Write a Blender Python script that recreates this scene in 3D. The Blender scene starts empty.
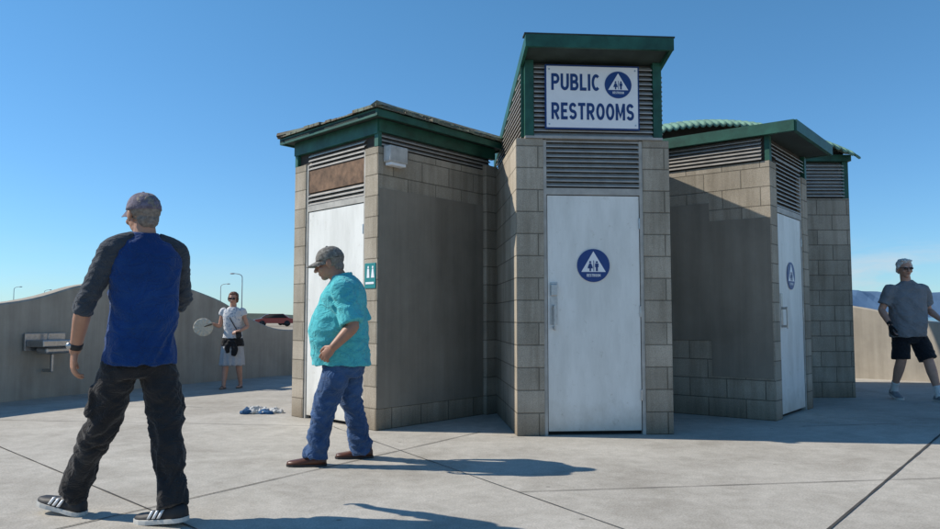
import bpy, math, random
from mathutils import Vector, Matrix, noise
random.seed(4)
scene = bpy.context.scene
V = Vector
# ------------------------------------------------------------------ materials
def nodes(name):
    m = bpy.data.materials.new(name); m.use_nodes = True
    nt = m.node_tree; b = nt.nodes['Principled BSDF']
    return m, nt, b
def ramp(nt, fac, c0, c1, p0=0.3, p1=0.7):
    r = nt.nodes.new('ShaderNodeValToRGB')
    r.color_ramp.elements[0].position = p0; r.color_ramp.elements[1].position = p1
    r.color_ramp.elements[0].color = (*c0, 1); r.color_ramp.elements[1].color = (*c1, 1)
    nt.links.new(fac, r.inputs[0]); return r.outputs[0]
def noise_tex(nt, scale, detail=5, rough=.6, vec=None, dist=0):
    n = nt.nodes.new('ShaderNodeTexNoise'); n.inputs['Scale'].default_value = scale
    n.inputs['Detail'].default_value = detail; n.inputs['Roughness'].default_value = rough
    n.inputs['Distortion'].default_value = dist
    if vec is None:
        tc = nt.nodes.new('ShaderNodeTexCoord'); vec = tc.outputs['Object']
    nt.links.new(vec, n.inputs['Vector']); return n.outputs['Fac']
def mapped(nt, s, out='Object'):
    tc = nt.nodes.new('ShaderNodeTexCoord'); mp = nt.nodes.new('ShaderNodeMapping')
    mp.inputs['Scale'].default_value = s; nt.links.new(tc.outputs[out], mp.inputs[0]); return mp.outputs[0]
def mixc(nt, fac, a, b, mode='MIX'):
    m = nt.nodes.new('ShaderNodeMix'); m.data_type = 'RGBA'; m.blend_type = mode
    for s, v in ((0, fac), (6, a), (7, b)):
        if hasattr(v, 'is_linked') or hasattr(v, 'links'): nt.links.new(v, m.inputs[s])
        elif isinstance(v, (int, float)): m.inputs[s].default_value = v
        else: m.inputs[s].default_value = (*v, 1)
    return m.outputs[2]
def bump(nt, b, h, strength=.3, dist=.01, prev=None):
    n = nt.nodes.new('ShaderNodeBump'); n.inputs['Strength'].default_value = strength
    n.inputs['Distance'].default_value = dist
    nt.links.new(h, n.inputs['Height'])
    if prev: nt.links.new(prev, n.inputs['Normal'])
    nt.links.new(n.outputs[0], b.inputs['Normal']); return n.outputs[0]
def M(name, c, rough=.6, var=.25, scale=8, bs=.15, bscale=60, metal=0, spec=.4, bdist=.004):
    m, nt, b = nodes(name)
    c0 = tuple(x*(1-var) for x in c); c1 = tuple(min(1, x*(1+var)) for x in c)
    nt.links.new(ramp(nt, noise_tex(nt, scale), c0, c1), b.inputs['Base Color'])
    b.inputs['Roughness'].default_value = rough; b.inputs['Metallic'].default_value = metal
    b.inputs['Specular IOR Level'].default_value = spec
    if bs: bump(nt, b, noise_tex(nt, bscale, 4), bs, bdist)
    return m
def cloth(name, c, var=.18, weave=220, rough=.9, scale=5, wr=.8):
    m, nt, b = nodes(name)
    c0 = tuple(x*(1-var) for x in c); c1 = tuple(min(1, x*(1+var)) for x in c)
    cc = ramp(nt, noise_tex(nt, scale), c0, c1)
    cc = mixc(nt, 1.0, cc, ramp(nt, noise_tex(nt, 260, 2), (.82, .82, .82), (1.15, 1.15, 1.15)), 'MULTIPLY')
    nt.links.new(cc, b.inputs['Base Color'])
    b.inputs['Roughness'].default_value = rough; b.inputs['Specular IOR Level'].default_value = .12
    b.inputs['Sheen Weight'].default_value = .15
    # fine creases: ridged, stretched noise
    n = noise_tex(nt, 1, 4, .55, mapped(nt, (9, 9, 13)), 1.2)
    mm = nt.nodes.new('ShaderNodeMath'); mm.operation = 'SUBTRACT'; mm.inputs[1].default_value = .5; nt.links.new(n, mm.inputs[0])
    ab = nt.nodes.new('ShaderNodeMath'); ab.operation = 'ABSOLUTE'; nt.links.new(mm.outputs[0], ab.inputs[0])
    pw = nt.nodes.new('ShaderNodeMath'); pw.operation = 'POWER'; pw.inputs[1].default_value = .6; nt.links.new(ab.outputs[0], pw.inputs[0])
    p = bump(nt, b, pw.outputs[0], wr, .022)
    bump(nt, b, noise_tex(nt, weave, 3), .35, .002, p)
    return m

def block_mat():
    m, nt, b = nodes('concrete_block')
    tc = nt.nodes.new('ShaderNodeTexCoord')
    br = nt.nodes.new('ShaderNodeTexBrick')
    nt.links.new(tc.outputs['UV'], br.inputs['Vector'])
    br.inputs['Color1'].default_value = (.50, .445, .37, 1); br.inputs['Color2'].default_value = (.385, .345, .285, 1)
    br.inputs['Mortar'].default_value = (.24, .215, .175, 1)
    br.inputs['Scale'].default_value = 1; br.inputs['Mortar Size'].default_value = .006
    br.inputs['Mortar Smooth'].default_value = .4; br.inputs['Bias'].default_value = 0
    br.inputs['Brick Width'].default_value = .4; br.inputs['Row Height'].default_value = .2
    st = ramp(nt, noise_tex(nt, 1.6, 6), (.74, .72, .68), (1.08, 1.06, 1.03), .3, .7)
    c = mixc(nt, 1.0, br.outputs['Color'], st, 'MULTIPLY')
    dr = ramp(nt, noise_tex(nt, 1, 6, .65, mapped(nt, (9, 9, .8))), (.80, .79, .77), (1.03, 1.03, 1.03), .36, .55)
    c = mixc(nt, 1.0, c, dr, 'MULTIPLY')
    fine = ramp(nt, noise_tex(nt, 130, 3), (.74, .74, .74), (1.14, 1.14, 1.14))
    c = mixc(nt, 1.0, c, fine, 'MULTIPLY')
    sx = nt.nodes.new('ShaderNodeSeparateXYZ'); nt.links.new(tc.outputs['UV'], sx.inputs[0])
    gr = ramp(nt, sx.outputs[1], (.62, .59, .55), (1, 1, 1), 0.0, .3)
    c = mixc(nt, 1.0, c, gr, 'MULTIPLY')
    nt.links.new(c, b.inputs['Base Color']); b.inputs['Roughness'].default_value = .92
    b.inputs['Specular IOR Level'].default_value = .15
    inv = nt.nodes.new('ShaderNodeMath'); inv.operation = 'SUBTRACT'; inv.inputs[0].default_value = 1
    nt.links.new(br.outputs['Fac'], inv.inputs[1])
    p = bump(nt, b, inv.outputs[0], .8, .006)
    bump(nt, b, noise_tex(nt, 90, 4), .6, .005, p)
    return m
def stucco_mat(name, col, streak=True):
    m, nt, b = nodes(name)
    n1 = noise_tex(nt, 1.3, 7, .65)
    c = ramp(nt, n1, tuple(x*.80 for x in col), tuple(x*1.12 for x in col), .3, .7)
    if streak:
        s = noise_tex(nt, 1, 5, .6, mapped(nt, (7, 7, .5)))
        c = mixc(nt, 1.0, c, ramp(nt, s, (.86, .85, .84), (1.05, 1.05, 1.05), .35, .65), 'MULTIPLY')
    nt.links.new(c, b.inputs['Base Color']); b.inputs['Roughness'].default_value = .9
    b.inputs['Specular IOR Level'].default_value = .15
    bump(nt, b, noise_tex(nt, 110, 5), .45, .005)
    return m
def concrete_mat():
    m, nt, b = nodes('plaza_concrete')
    c = ramp(nt, noise_tex(nt, .45, 8, .62, dist=.4), (.415, .385, .34), (.52, .487, .435), .32, .68)
    st = ramp(nt, noise_tex(nt, 1.5, 10, .70, dist=.6), (.82, .81, .79), (1.03, 1.03, 1.02), .34, .56)
    c = mixc(nt, 1.0, c, st, 'MULTIPLY')
    bl = ramp(nt, noise_tex(nt, 9, 8, .75, dist=.5), (.90, .90, .89), (1.05, 1.05, 1.05), .4, .6)
    c = mixc(nt, 1.0, c, bl, 'MULTIPLY')
    sp = ramp(nt, noise_tex(nt, 90, 3, .7), (.78, .78, .78), (1.13, 1.13, 1.12), .35, .65)
    c = mixc(nt, 1.0, c, sp, 'MULTIPLY')
    vo = nt.nodes.new('ShaderNodeTexVoronoi'); vo.inputs['Scale'].default_value = 2.3
    tc = nt.nodes.new('ShaderNodeTexCoord'); nt.links.new(tc.outputs['Object'], vo.inputs['Vector'])
    c = mixc(nt, 1.0, c, ramp(nt, vo.outputs['Distance'], (.55, .55, .55), (1, 1, 1), .025, .045), 'MULTIPLY')
    nt.links.new(c, b.inputs['Base Color']); b.inputs['Roughness'].default_value = .85
    b.inputs['Specular IOR Level'].default_value = .2
    p = bump(nt, b, noise_tex(nt, 14, 7, .7), .2, .01)
    bump(nt, b, noise_tex(nt, 160, 3), .3, .003, p)
    return m
def paint_door():
    m, nt, b = nodes('door_paint')
    c = ramp(nt, noise_tex(nt, 1, 7, .65, mapped(nt, (5, 5, 1.2))), (.69, .68, .63), (.82, .81, .76), .35, .6)
    s = ramp(nt, noise_tex(nt, 14, 6, .75), (.74, .72, .66), (1, 1, 1), .28, .40)
    c = mixc(nt, 1.0, c, s, 'MULTIPLY')
    tc = nt.nodes.new('ShaderNodeTexCoord'); sx = nt.nodes.new('ShaderNodeSeparateXYZ'); nt.links.new(tc.outputs['Object'], sx.inputs[0])
    n2 = noise_tex(nt, 6, 6, .7); ad = nt.nodes.new('ShaderNodeMath'); ad.operation = 'MULTIPLY_ADD'; ad.inputs[1].default_value = .5
    nt.links.new(n2, ad.inputs[0]); nt.links.new(sx.outputs[2], ad.inputs[2])
    c = mixc(nt, 1.0, c, ramp(nt, ad.outputs[0], (.74, .71, .66), (1, 1, 1), .24, .55), 'MULTIPLY')
    nt.links.new(c, b.inputs['Base Color']); b.inputs['Roughness'].default_value = .5
    bump(nt, b, noise_tex(nt, 25, 3), .1, .003)
    return m

block = block_mat()
stucco = stucco_mat('grey_stucco', (.285, .252, .205))
parapet_m = stucco_mat('parapet_concrete', (.44, .39, .32))
conc = concrete_mat()
door_m = paint_door()
green_m = M('green_paint', (.016, .085, .060), .5, .4, 6, .1)
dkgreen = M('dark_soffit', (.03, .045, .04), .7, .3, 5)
louver_m = M('louver_metal', (.40, .375, .34), .5, .18, 9, .1, metal=.2)
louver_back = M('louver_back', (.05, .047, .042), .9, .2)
rust_m = M('rusty_panel', (.17, .10, .06), .8, .5, 12, .3)
steel = M('steel', (.45, .45, .45), .35, .15, 30, .05, metal=.9)
frame_m = M('door_frame_paint', (.42, .40, .36), .6, .2)
blue_sign = M('sign_blue', (.012, .05, .20), .4, .05, bs=0)
white_sign = M('sign_white', (.82, .83, .84), .4, .03, bs=0)
navy = M('sign_navy', (.012, .045, .17), .4, .05, bs=0)
teal_sign = M('sign_teal', (.02, .22, .22), .4, .05, bs=0)
dark = M('dark_gap', (.02, .02, .02), .9, .2)
def shingle_mat():
    m, nt, b = nodes('weathered_shingle')
    c = ramp(nt, noise_tex(nt, 5, 7, .7), (.12, .085, .055), (.19, .23, .17), .38, .6)
    nt.links.new(c, b.inputs['Base Color']); b.inputs['Roughness'].default_value = .85
    bump(nt, b, noise_tex(nt, 30, 5), .6, .01); return m
shingle = shingle_mat()
patina = M('patina_corrugated', (.15, .27, .20), .6, .35, 4, .2)

# ------------------------------------------------------------------ helpers
def empty(name, loc=(0, 0, 0), scale=1):
    e = bpy.data.objects.new(name, None); e.location = loc; e.scale = (scale,)*3
    e.empty_display_size = .2; scene.collection.objects.link(e); return e
def link(name, me, mat=None, parent=None, world=True):
    o = bpy.data.objects.new(name, me); scene.collection.objects.link(o)
    if mat: me.materials.append(mat)
    if parent:
        o.parent = parent
        if world: o.matrix_parent_inverse = Matrix.Translation(-V(parent.location))
    return o
def mesh_obj(name, verts, faces, mat, parent=None, uvs=None, smooth=False, world=True):
    me = bpy.data.meshes.new(name); me.from_pydata([tuple(v) for v in verts], [], faces); me.update()
    if uvs:
        l = me.uv_layers.new(name='UVMap'); i = 0
        for f in uvs:
            for uv in f: l.data[i].uv = uv; i += 1
    if smooth:
        for p in me.polygons: p.use_smooth = True
    return link(name, me, mat, parent, world)
def prism(name, poly, z0, z1, mat, parent=None, ztops=None, bev=0):
    n = len(poly); zt = ztops or [z1]*n
    vs = [(p[0], p[1], z0) for p in poly]+[(p[0], p[1], zt[i]) for i, p in enumerate(poly)]
    fs = []; uv = []
    for i in range(n):
        j = (i+1) % n; fs.append((i, j, n+j, n+i))
        L = math.dist(poly[i][:2], poly[j][:2])
        uv.append([(0, z0), (L, z0), (L, zt[j]), (0, zt[i])])
    fs.append(tuple(range(n, 2*n))); uv.append([(poly[i][0], poly[i][1]) for i in range(n)])
    fs.append(tuple(range(n-1, -1, -1))); uv.append([(poly[i][0], poly[i][1]) for i in range(n-1, -1, -1)])
    o = mesh_obj(name, vs, fs, mat, parent, uv)
    if bev:
        b = o.modifiers.new('b', 'BEVEL'); b.width = bev; b.segments = 2
    return o
def arc(cx, cy, rx, ry, a0, a1, n=12):
    return [(cx+rx*math.cos(math.radians(a0+(a1-a0)*i/n)), cy+ry*math.sin(math.radians(a0+(a1-a0)*i/n))) for i in range(n+1)]
PB = [[(.09, 0), (.09, 1)], [(.09, .91), (.32, .91)]+arc(.32, .69, .20, .22, 80, -80)+[(.32, .47), (.09, .47)]]
GL = {'P': (.60, PB), 'R': (.64, PB+[[(.28, .47), (.54, 0)]]), 'U': (.62, [[(.09, 1), (.09, .33)]+arc(.31, .33, .22, .24, 190, 350)+[(.53, .33), (.53, 1)]]),
      'B': (.62, [[(.09, 0), (.09, 1)], [(.09, .91), (.30, .91)]+arc(.30, .715, .19, .195, 80, -80)+[(.30, .52), (.09, .52)], [(.10, .51), (.33, .51)]+arc(.33, .30, .20, .21, 80, -80)+[(.33, .09), (.09, .09)]]),
      'L': (.50, [[(.09, 1), (.09, .09), (.5, .09)]]), 'I': (.18, [[(.09, 0), (.09, 1)]]), 'C': (.62, [arc(.33, .5, .24, .41, 48, 312, 20)]),
      'E': (.52, [[(.52, .91), (.09, .91), (.09, .09), (.52, .09)], [(.09, .51), (.46, .51)]]), 'S': (.60, [arc(.30, .70, .20, .21, 20, 262, 14)+arc(.30, .29, .21, .20, 82, -160, 14)]),
      'T': (.58, [[(0, .91), (.58, .91)], [(.29, .91), (.29, 0)]]), 'O': (.66, [arc(.33, .5, .24, .41, 0, 360, 28)]),
      'M': (.74, [[(.09, 0), (.09, 1)], [(.10, .95), (.37, .22), (.64, .95)], [(.65, 1), (.65, 0)]])}
class Face:
    """vertical face from p0 to p1 (left to right seen from outside)"""
    def __init__(s, p0, p1):
        s.p0 = V(p0); s.p1 = V(p1); d = s.p1-s.p0; s.L = d.length; s.d = d/s.L; s.n = V((s.d.y, -s.d.x))
    def at(s, u, o=0): return s.p0+s.d*u+s.n*o
    def pt(s, u, z, o=0):
        q = s.at(u, o); return V((q.x, q.y, z))
    def box(s, name, u0, u1, z0, z1, o0, o1, mat, parent, bev=0):
        return prism(name, [s.at(u0, o1), s.at(u1, o1), s.at(u1, o0), s.at(u0, o0)], z0, z1, mat, parent, bev=bev)
    def louver(s, name, u0, u1, z0, z1, o, mat, parent, pitch=.045, z1b=None, depth=.04):
        vs = []; fs = []; z = z0
        z1b = z1 if z1b is None else z1b
        while z < max(z1, z1b)-pitch:
            a, b = u0, u1
            zz = z+pitch
            if z1b != z1:
                t = (zz-z1)/(z1b-z1)
                if z1b < z1: b = min(u1, u0+(u1-u0)*max(0, min(1, t)))
                else: a = max(u0, u0+(u1-u0)*max(0, min(1, t)))
            if b-a > .03:
                prof = [(o, z+.004), (o, z+.014), (o-depth, z+.014+pitch*.75), (o-depth, z+.008+pitch*.75)]
                k = len(vs)
                for u in (a, b):
                    for (oo, zq) in prof: vs.append(s.pt(u, zq, oo))
                for i in range(4):
                    j = (i+1) % 4; fs.append((k+i, k+j, k+4+j, k+4+i))
                fs.append((k, k+3, k+2, k+1)); fs.append((k+4, k+5, k+6, k+7))
            z += pitch
        return mesh_obj(name, vs, fs, mat, parent)
    def flat(s, name, pts, o, mat, parent, th=.002):
        n = len(pts); vs = [s.pt(u, z, o) for u, z in pts]+[s.pt(u, z, o-th) for u, z in pts]
        fs = [tuple(range(n)), tuple(range(2*n-1, n-1, -1))]+[(i+n, (i+1) % n+n, (i+1) % n, i) for i in range(n)]
        return mesh_obj(name, vs, fs, mat, parent)
    def letters(s, name, body, u, z, w, h, o, mat, parent, t=.19, gap=.11):
        tot = sum(GL[c][0] for c in body)+gap*(len(body)-1); k = w/tot; x = 0; vs = []; fs = []; q = 0
        for c in body:
            for st in GL[c][1]:
                P = [V(p) for p in st]; n = len(P); closed = (P[0]-P[-1]).length < 1e-4; b0 = len(vs)
                for i in range(n):
                    if closed and i in (0, n-1): a_, b_ = (P[i]-P[-2] if i == 0 else P[i]-P[i-1]), (P[1]-P[0])
                    else: a_ = P[i]-P[max(0, i-1)]; b_ = P[min(n-1, i+1)]-P[i]
                    a_ = a_.normalized() if a_.length > 1e-6 else b_.normalized(); b_ = b_.normalized() if b_.length > 1e-6 else a_
                    na, nb = V((-a_.y, a_.x)), V((-b_.y, b_.x)); m = na+nb; m = m/max(.5, m.dot(na))
                    for sg_ in (1, -1):
                        pp = P[i]+m*sg_*t/2; vs.append(s.pt(u+(x+pp.x)*k, z+pp.y*h, o+q*.00025))
                for i in range(n-1): fs.append((b0+2*i, b0+2*i+1, b0+2*i+3, b0+2*i+2))
                q = (q+1) % 4
            x += GL[c][0]+gap
        return mesh_obj(name, vs, fs, mat, parent)
def circ(u, z, r, n=40): return [(u+r*math.cos(2*math.pi*i/n), z+r*math.sin(2*math.pi*i/n)) for i in range(n)]
def pict(f, u, z, r, o, parent, edge=True):
    """round restroom pictogram"""
    f.flat('disc', circ(u, z, r), o, blue_sign, parent, .004)
    a = r*.86
    f.flat('triangle', [(u-a*.87, z-a*.45), (u+a*.87, z-a*.45), (u, z+a)], o+.002, white_sign, parent, .0015)
    def fig(cx, dress):
        s = r*.62; zb = z-a*.40
        f.flat('figure_head', circ(cx, zb+s*.88, s*.105, 14), o+.004, navy, parent, .0015)
        if dress: pts = [(cx-.1*s, zb+.75*s), (cx-.22*s, zb+.45*s), (cx-.26*s, zb+.27*s), (cx-.08*s, zb+.27*s), (cx-.08*s, zb), (cx+.08*s, zb), (cx+.08*s, zb+.27*s), (cx+.26*s, zb+.27*s), (cx+.22*s, zb+.45*s), (cx+.1*s, zb+.75*s)]
        else: pts = [(cx-.17*s, zb+.75*s), (cx-.17*s, zb+.38*s), (cx-.1*s, zb+.38*s), (cx-.1*s, zb), (cx+.1*s, zb), (cx+.1*s, zb+.38*s), (cx+.17*s, zb+.38*s), (cx+.17*s, zb+.75*s)]
        f.flat('figure_body', pts[::-1], o+.004, navy, parent, .0015)
    fig(u-r*.2, True); fig(u+r*.2, False)
    f.flat('divider', [(u-.008*r, z-a*.4), (u+.03*r, z-a*.4), (u+.03*r, z+a*.35), (u-.008*r, z+a*.35)], o+.004, navy, parent, .0015)
    f.letters('label', 'RESTROOM', u-r*.42, z-r*.68, r*.84, r*.17, o+.003, white_sign, parent)
H = 2.67
# ------------------------------------------------------------------ ground
mesh_obj('ground', [(-6000, -500, -.02), (6000, -500, -.02), (6000, 9000, -.02), (-6000, 9000, -.02)], [(0, 1, 2, 3)],
         M('sandy_ground', (.33, .28, .21), .95, .25, .2))
mesh_obj('sea', [(-6000, 170, -.01), (6000, 170, -.01), (6000, 8900, -.01), (-6000, 8900, -.01)], [(0, 1, 2, 3)],
         M('sea_water', (.03, .10, .16), .15, .2, .05))
raw = [(-8.2, 0, 1.25), (-7.6, 3.2, 1.2), (-6.7, 6.4, 1.0), (-5.78, 9.4, 1.22), (-5.30, 10.5, 1.50), (-4.75, 11.5, 1.60), (-4.19, 12.5, 1.36), (-3.75, 13.2, 1.0), (-3.27, 13.9, .82),
       (-2.2, 15.0, 1.0), (-.3, 16.0, 1.45), (2, 16.2, 1.3), (4.2, 15.2, 1.1), (5.9, 13.75, 1.32), (6.7, 13.1, 1.22), (7.5, 12.4, .98), (8.5, 11.4, .95), (9.6, 9.9, 1.3), (10.4, 7.6, 1.45), (10.9, 4, 1.1), (11, 0, 1.3)]
def catm(pts, n=8):
    out = []
    for i in range(len(pts)-1):
        p = [V(pts[max(0, i-1)]), V(pts[i]), V(pts[i+1]), V(pts[min(len(pts)-1, i+2)])]
        for k in range(n):
            t = k/n
            out.append(.5*((2*p[1])+(-p[0]+p[2])*t+(2*p[0]-5*p[1]+4*p[2]-p[3])*t*t+(-p[0]+3*p[1]-3*p[2]+p[3])*t**3))
    out.append(V(pts[-1])); return out
path = catm(raw)
vs = []; fs = []
for i, p in enumerate(path):
    a = path[max(0, i-1)]; b = path[min(len(path)-1, i+1)]
    t = V((b.x-a.x, b.y-a.y)).normalized(); n = V((t.y, -t.x)); th = .25
    for (o, z) in ((0, 0), (0, p.z-.02), (-.02, p.z), (-th+.02, p.z), (-th, p.z-.02), (-th, -.02)):
        vs.append((p.x+n.x*o, p.y+n.y*o, z))
for i in range(len(path)-1):
    for k in range(5): fs.append((i*6+k, (i+1)*6+k, (i+1)*6+k+1, i*6+k+1))
mesh_obj('parapet_wall', vs, fs, parapet_m)
pv = [(p.x, p.y, 0) for p in path]+[(11, -8, 0), (-8.2, -8, 0)]
mesh_obj('plaza_pavement', pv, [tuple(range(len(pv)-1, -1, -1))], conc)
jm = M('joint_dark', (.06, .056, .05), .95, .3)
jl = []
def joint(a, b, w=.014):
    a = V(a); b = V(b); d = (b-a).normalized(); n = V((-d.y, d.x))*w/2; L = (b-a).length; k = max(2, int(L/.12))
    pts = []
    for i in range(k+1):
        q = a+d*L*i/k; ww = .8+.5*noise.noise(V((q.x*4, q.y*4, 1)))
        pts.append((q.x+n.x*ww, q.y+n.y*ww)); pts.append((q.x-n.x*ww, q.y-n.y*ww))
    jl.append(pts)
joint((.9, 2.75), (5.1, 8.0), .022)
joint((-3.3, 1.98), (.09, 7.03), .012)
joint((-5.2, 7.6), (-1.0, 3.5), .012)
joint((-7.5, 8.2), (-1.3, 7.4), .010)
joint((1.2, 3.1), (-1.3, 7.35), .008)
joint((.3, 4.65), (5.6, 5.4), .009)
joint((3.2, 7.4), (10, 8.6), .012)
joint((-3.1, 8.9), (-5.3, 10.2), .01)
vs = []; fs = []
for pts in jl:
    k = len(vs); vs += [(x, y, .004) for x, y in pts]
    for i in range(0, len(pts)-2, 2): fs.append((k+i, k+i+1, k+i+3, k+i+2))
mesh_obj('pavement_joints', vs, fs, jm)

# ------------------------------------------------------------------ building
B = empty('public_restroom_building', (1.5, 9, 0))
def unit_body(name, f, back, wl, wr, rec, mat=block):
    poly = [f.at(0), f.at(wl), f.at(wl, -rec), f.at(f.L-wr, -rec), f.at(f.L-wr), f.at(f.L)]+[V(b) for b in back]
    return prism(name, poly, 0, H, mat, B, bev=.006)
def doorset(tag, f, wl, wr, rec):
    a, b = wl, f.L-wr
    f.box(tag+'_frame_left', a, a+.03, 0, H-.01, -rec, -.012, frame_m, B)
    f.box(tag+'_frame_right', b-.03, b, 0, H-.01, -rec, -.012, frame_m, B)
    f.box(tag+'_frame_head', a+.03, b-.03, 2.16, 2.22, -rec, -.012, frame_m, B)
    f.box(tag+'_gap', a+.031, b-.031, 0.0, 2.158, -rec-.002, -rec+.006, dark, B)
    f.box(tag+'_leaf', a+.036, b-.036, .035, 2.152, -rec+.008, -.02, door_m, B, .003)
    for z in (.35, 1.1, 1.9):
        f.box(tag+'_hinge', b-.044, b-.030, z-.05, z+.05, -.021, -.008, steel, B, .003)
TL = (.416, 6.80); TR = (1.832, 6.91)
ft = Face(TL, TR)
bd = V((-.078, .997))
TBR = V(TR)+bd*2.2; TBL = V(TL)+bd*2.2
unit_body('tower_walls', ft, [TBR, TBL], .25, .25, .07)
doorset('tower_door', ft, .25, .25, .07)
ins = Face(ft.at(.085), ft.at(ft.L-.06))
zt = lambda b: 3.40-.23*b
bp = [ins.at(0, -.06), ins.at(ins.L, -.06), ins.at(ins.L, -.06)+bd*2.05, ins.at(0, -.06)+bd*2.05]
prism('tower_upper_core', bp, H, 3, louver_back, B, ztops=[zt(.06), zt(.06), zt(2.1), zt(2.1)])
ft.box('tower_louver_back', .28, ft.L-.28, 2.22, H, -.069, -.055, louver_back, B)
ft.louver('tower_louver_low', .28, ft.L-.28, 2.23, H+.02, -.008, louver_m, B)
ins.louver('tower_louver_high', .085, ins.L-.085, H+.02, 3.40, -.008, louver_m, B)
ins.box('tower_sill', 0, ins.L, H+.001, H+.022, -.06, .012, louver_m, B)
for u0, u1 in ((0, .08), (ins.L-.08, ins.L)):
    ins.box('tower_post', u0, u1, H+.023, 3.40, -.06, -.002, green_m, B)
sl = Face(ins.at(0)+bd*2.05, ins.at(0))
sl.louver('tower_side_louver_l', 0, 1.97, H+.02, zt(2.05)-.02, .03, louver_m, B, z1b=zt(.1)-.02)
sl.box('tower_side_post_l', sl.L-.07, sl.L-.061, H+.023, 3.38, 0, .028, green_m, B)
sr = Face(ins.at(ins.L), ins.at(ins.L)+bd*2.05)
sr.louver('tower_side_louver_r', .07, 2.03, H+.02, zt(.1)-.02, .03, louver_m, B, z1b=zt(2.05)-.02)
def slab(name, pts, th, mat, parent):
    n = len(pts); vs = [V(p) for p in pts]+[V(p)-V((0, 0, th)) for p in pts]
    fs = [tuple(range(n)), tuple(range(2*n-1, n-1, -1))]+[(i+n, (i+1) % n+n, (i+1) % n, i) for i in range(n)]
    return mesh_obj(name, vs, fs, mat, parent)
def tp(u, b, z): q = ins.at(u)+bd*b; return (q.x, q.y, z)
fo = -.25
slab('tower_roof', [tp(-.005, fo, zt(fo)+.07), tp(ins.L-.005, fo, zt(fo)+.07), tp(ins.L-.005, 2.3, zt(2.3)+.07), tp(-.005, 2.3, zt(2.3)+.07)], .065, dkgreen, B)
def fascia(name, a, b, h, th, outw, mat=green_m):
    a = V(a); b = V(b); o = V(outw)*th
    vs = [a, b, b+V((0, 0, h)), a+V((0, 0, h)), a+o, b+o, b+o+V((0, 0, h)), a+o+V((0, 0, h))]
    fs = [(0, 1, 2, 3), (7, 6, 5, 4), (0, 4, 5, 1), (1, 5, 6, 2), (2, 6, 7, 3), (3, 7, 4, 0)]
    return mesh_obj(name, vs, fs, mat, B)
nF = V((ft.n.x, ft.n.y, 0)); nL = V((-ft.d.x, -ft.d.y, 0)); nR = -nL
z0 = zt(fo)-.035
fascia('tower_fascia_front', tp(-.035, fo-.001, z0), tp(ins.L+.025, fo-.001, z0), .11, .03, nF)
fascia('tower_drip_edge', tp(-.045, fo-.032, z0+.112), tp(ins.L+.035, fo-.032, z0+.112), .012, -.12, nF, dkgreen)
fascia('tower_fascia_left', tp(-.006, fo, z0), tp(-.006, 2.3, zt(2.3)-.035), .11, .028, nL)
fascia('tower_fascia_right', tp(ins.L-.004, fo, z0), tp(ins.L-.004, 2.3, zt(2.3)-.035), .11, .028, nR)
hd_ = empty('door_handle', ft.pt(.33, 1.1))
ft.box('plate', .305, .375, .98, 1.36, -.021, -.014, steel, hd_, .002)
ft.box('lock_box', .31, .37, 1.24, 1.345, -.016, .012, steel, hd_, .006)
ft.box('pull', .328, .346, .93, 1.16, .03, .045, steel, hd_, .006)
ft.box('pull_top', .328, .346, 1.13, 1.155, -.018, .035, steel, hd_, .003)
ft.box('pull_bottom', .328, .346, .94, .965, -.018, .035, steel, hd_, .003)
ds = empty('door_restroom_sign', ft.pt(.71, 1.52))
pict(ft, .705, 1.515, .15, -.012, ds)
sg = empty('public_restrooms_sign', ft.pt(.7, 3))
f = ft; a0 = .275; a1 = 1.135
f.box('board_border', a0-.008, a1+.008, 2.757, 3.353, -.004, .018, navy, sg)
f.box('board', a0+.006, a1-.006, 2.771, 3.339, .012, .0205, white_sign, sg)
f.letters('text_public', 'PUBLIC', a0+.05, 3.115, .45, .155, .0225, navy, sg)
f.letters('text_restrooms', 'RESTROOMS', a0+.05, 2.845, .765, .155, .0225, navy, sg)
pict(f, a0+.67, 3.175, .125, .025, sg)
for u, z in ((a0+.03, 2.80), (a1-.03, 2.80), (a0+.03, 3.31), (a1-.03, 3.31)):
    f.flat('bolt', circ(u, z, .008, 10), .023, steel, sg)

C = (-.868, 7.11); L_ = (-1.90, 8.17); I = (.26, 8.44); BK = (-.79, 9.50)
fl = Face(L_, C); fw = Face(C, I)
unit_body('left_unit_walls', fl, [I, BK], .22, .21, .07)
doorset('left_door', fl, .22, .21, .07)
fl.box('left_louver_back', .25, fl.L-.24, 2.22, H, -.069, -.055, louver_back, B)
fl.louver('left_louver_low', .25, fl.L-.24, 2.22, 2.36, -.01, louver_m, B)
fl.box('left_rust_panel', .25, fl.L-.24, 2.36, 2.60, -.05, -.02, rust_m, B)
fl.louver('left_louver_top', .25, fl.L-.24, 2.60, H+.12, -.01, louver_m, B)
fw.box('left_stucco_panel', .012, fw.L-.19, .2, 2.27, -.01, .006, stucco, B)
fw.box('left_inner_pilaster', fw.L-.18, fw.L+.02, 0, H+.05, -.01, .05, block, B)
core = [Face(L_, C).at(.03, -.04), Face(L_, C).at(fl.L-.03, -.04), V(I)-V((.05, 0)), V(BK)-V((0, .05))]
prism('left_upper_core', core, H, 2.93, louver_back, B)
fw.louver('left_side_louver', .03, fw.L-.05, H+.01, 2.82, .0, louver_m, B, pitch=.04)
fw.box('left_green_frieze', 0, fw.L+.02, 2.81, 2.93, -.04, .012, green_m, B)
fl.box('left_green_frieze2', 0.002, fl.L-.002, 2.79, 2.93, -.04, .014, green_m, B)
fl.box('left_green_post', .0, .05, H, 2.79, -.04, .0, green_m, B)
fl.box('left_green_post2', fl.L-.06, fl.L-.002, H, 2.79, -.04, .003, green_m, B)
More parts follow.
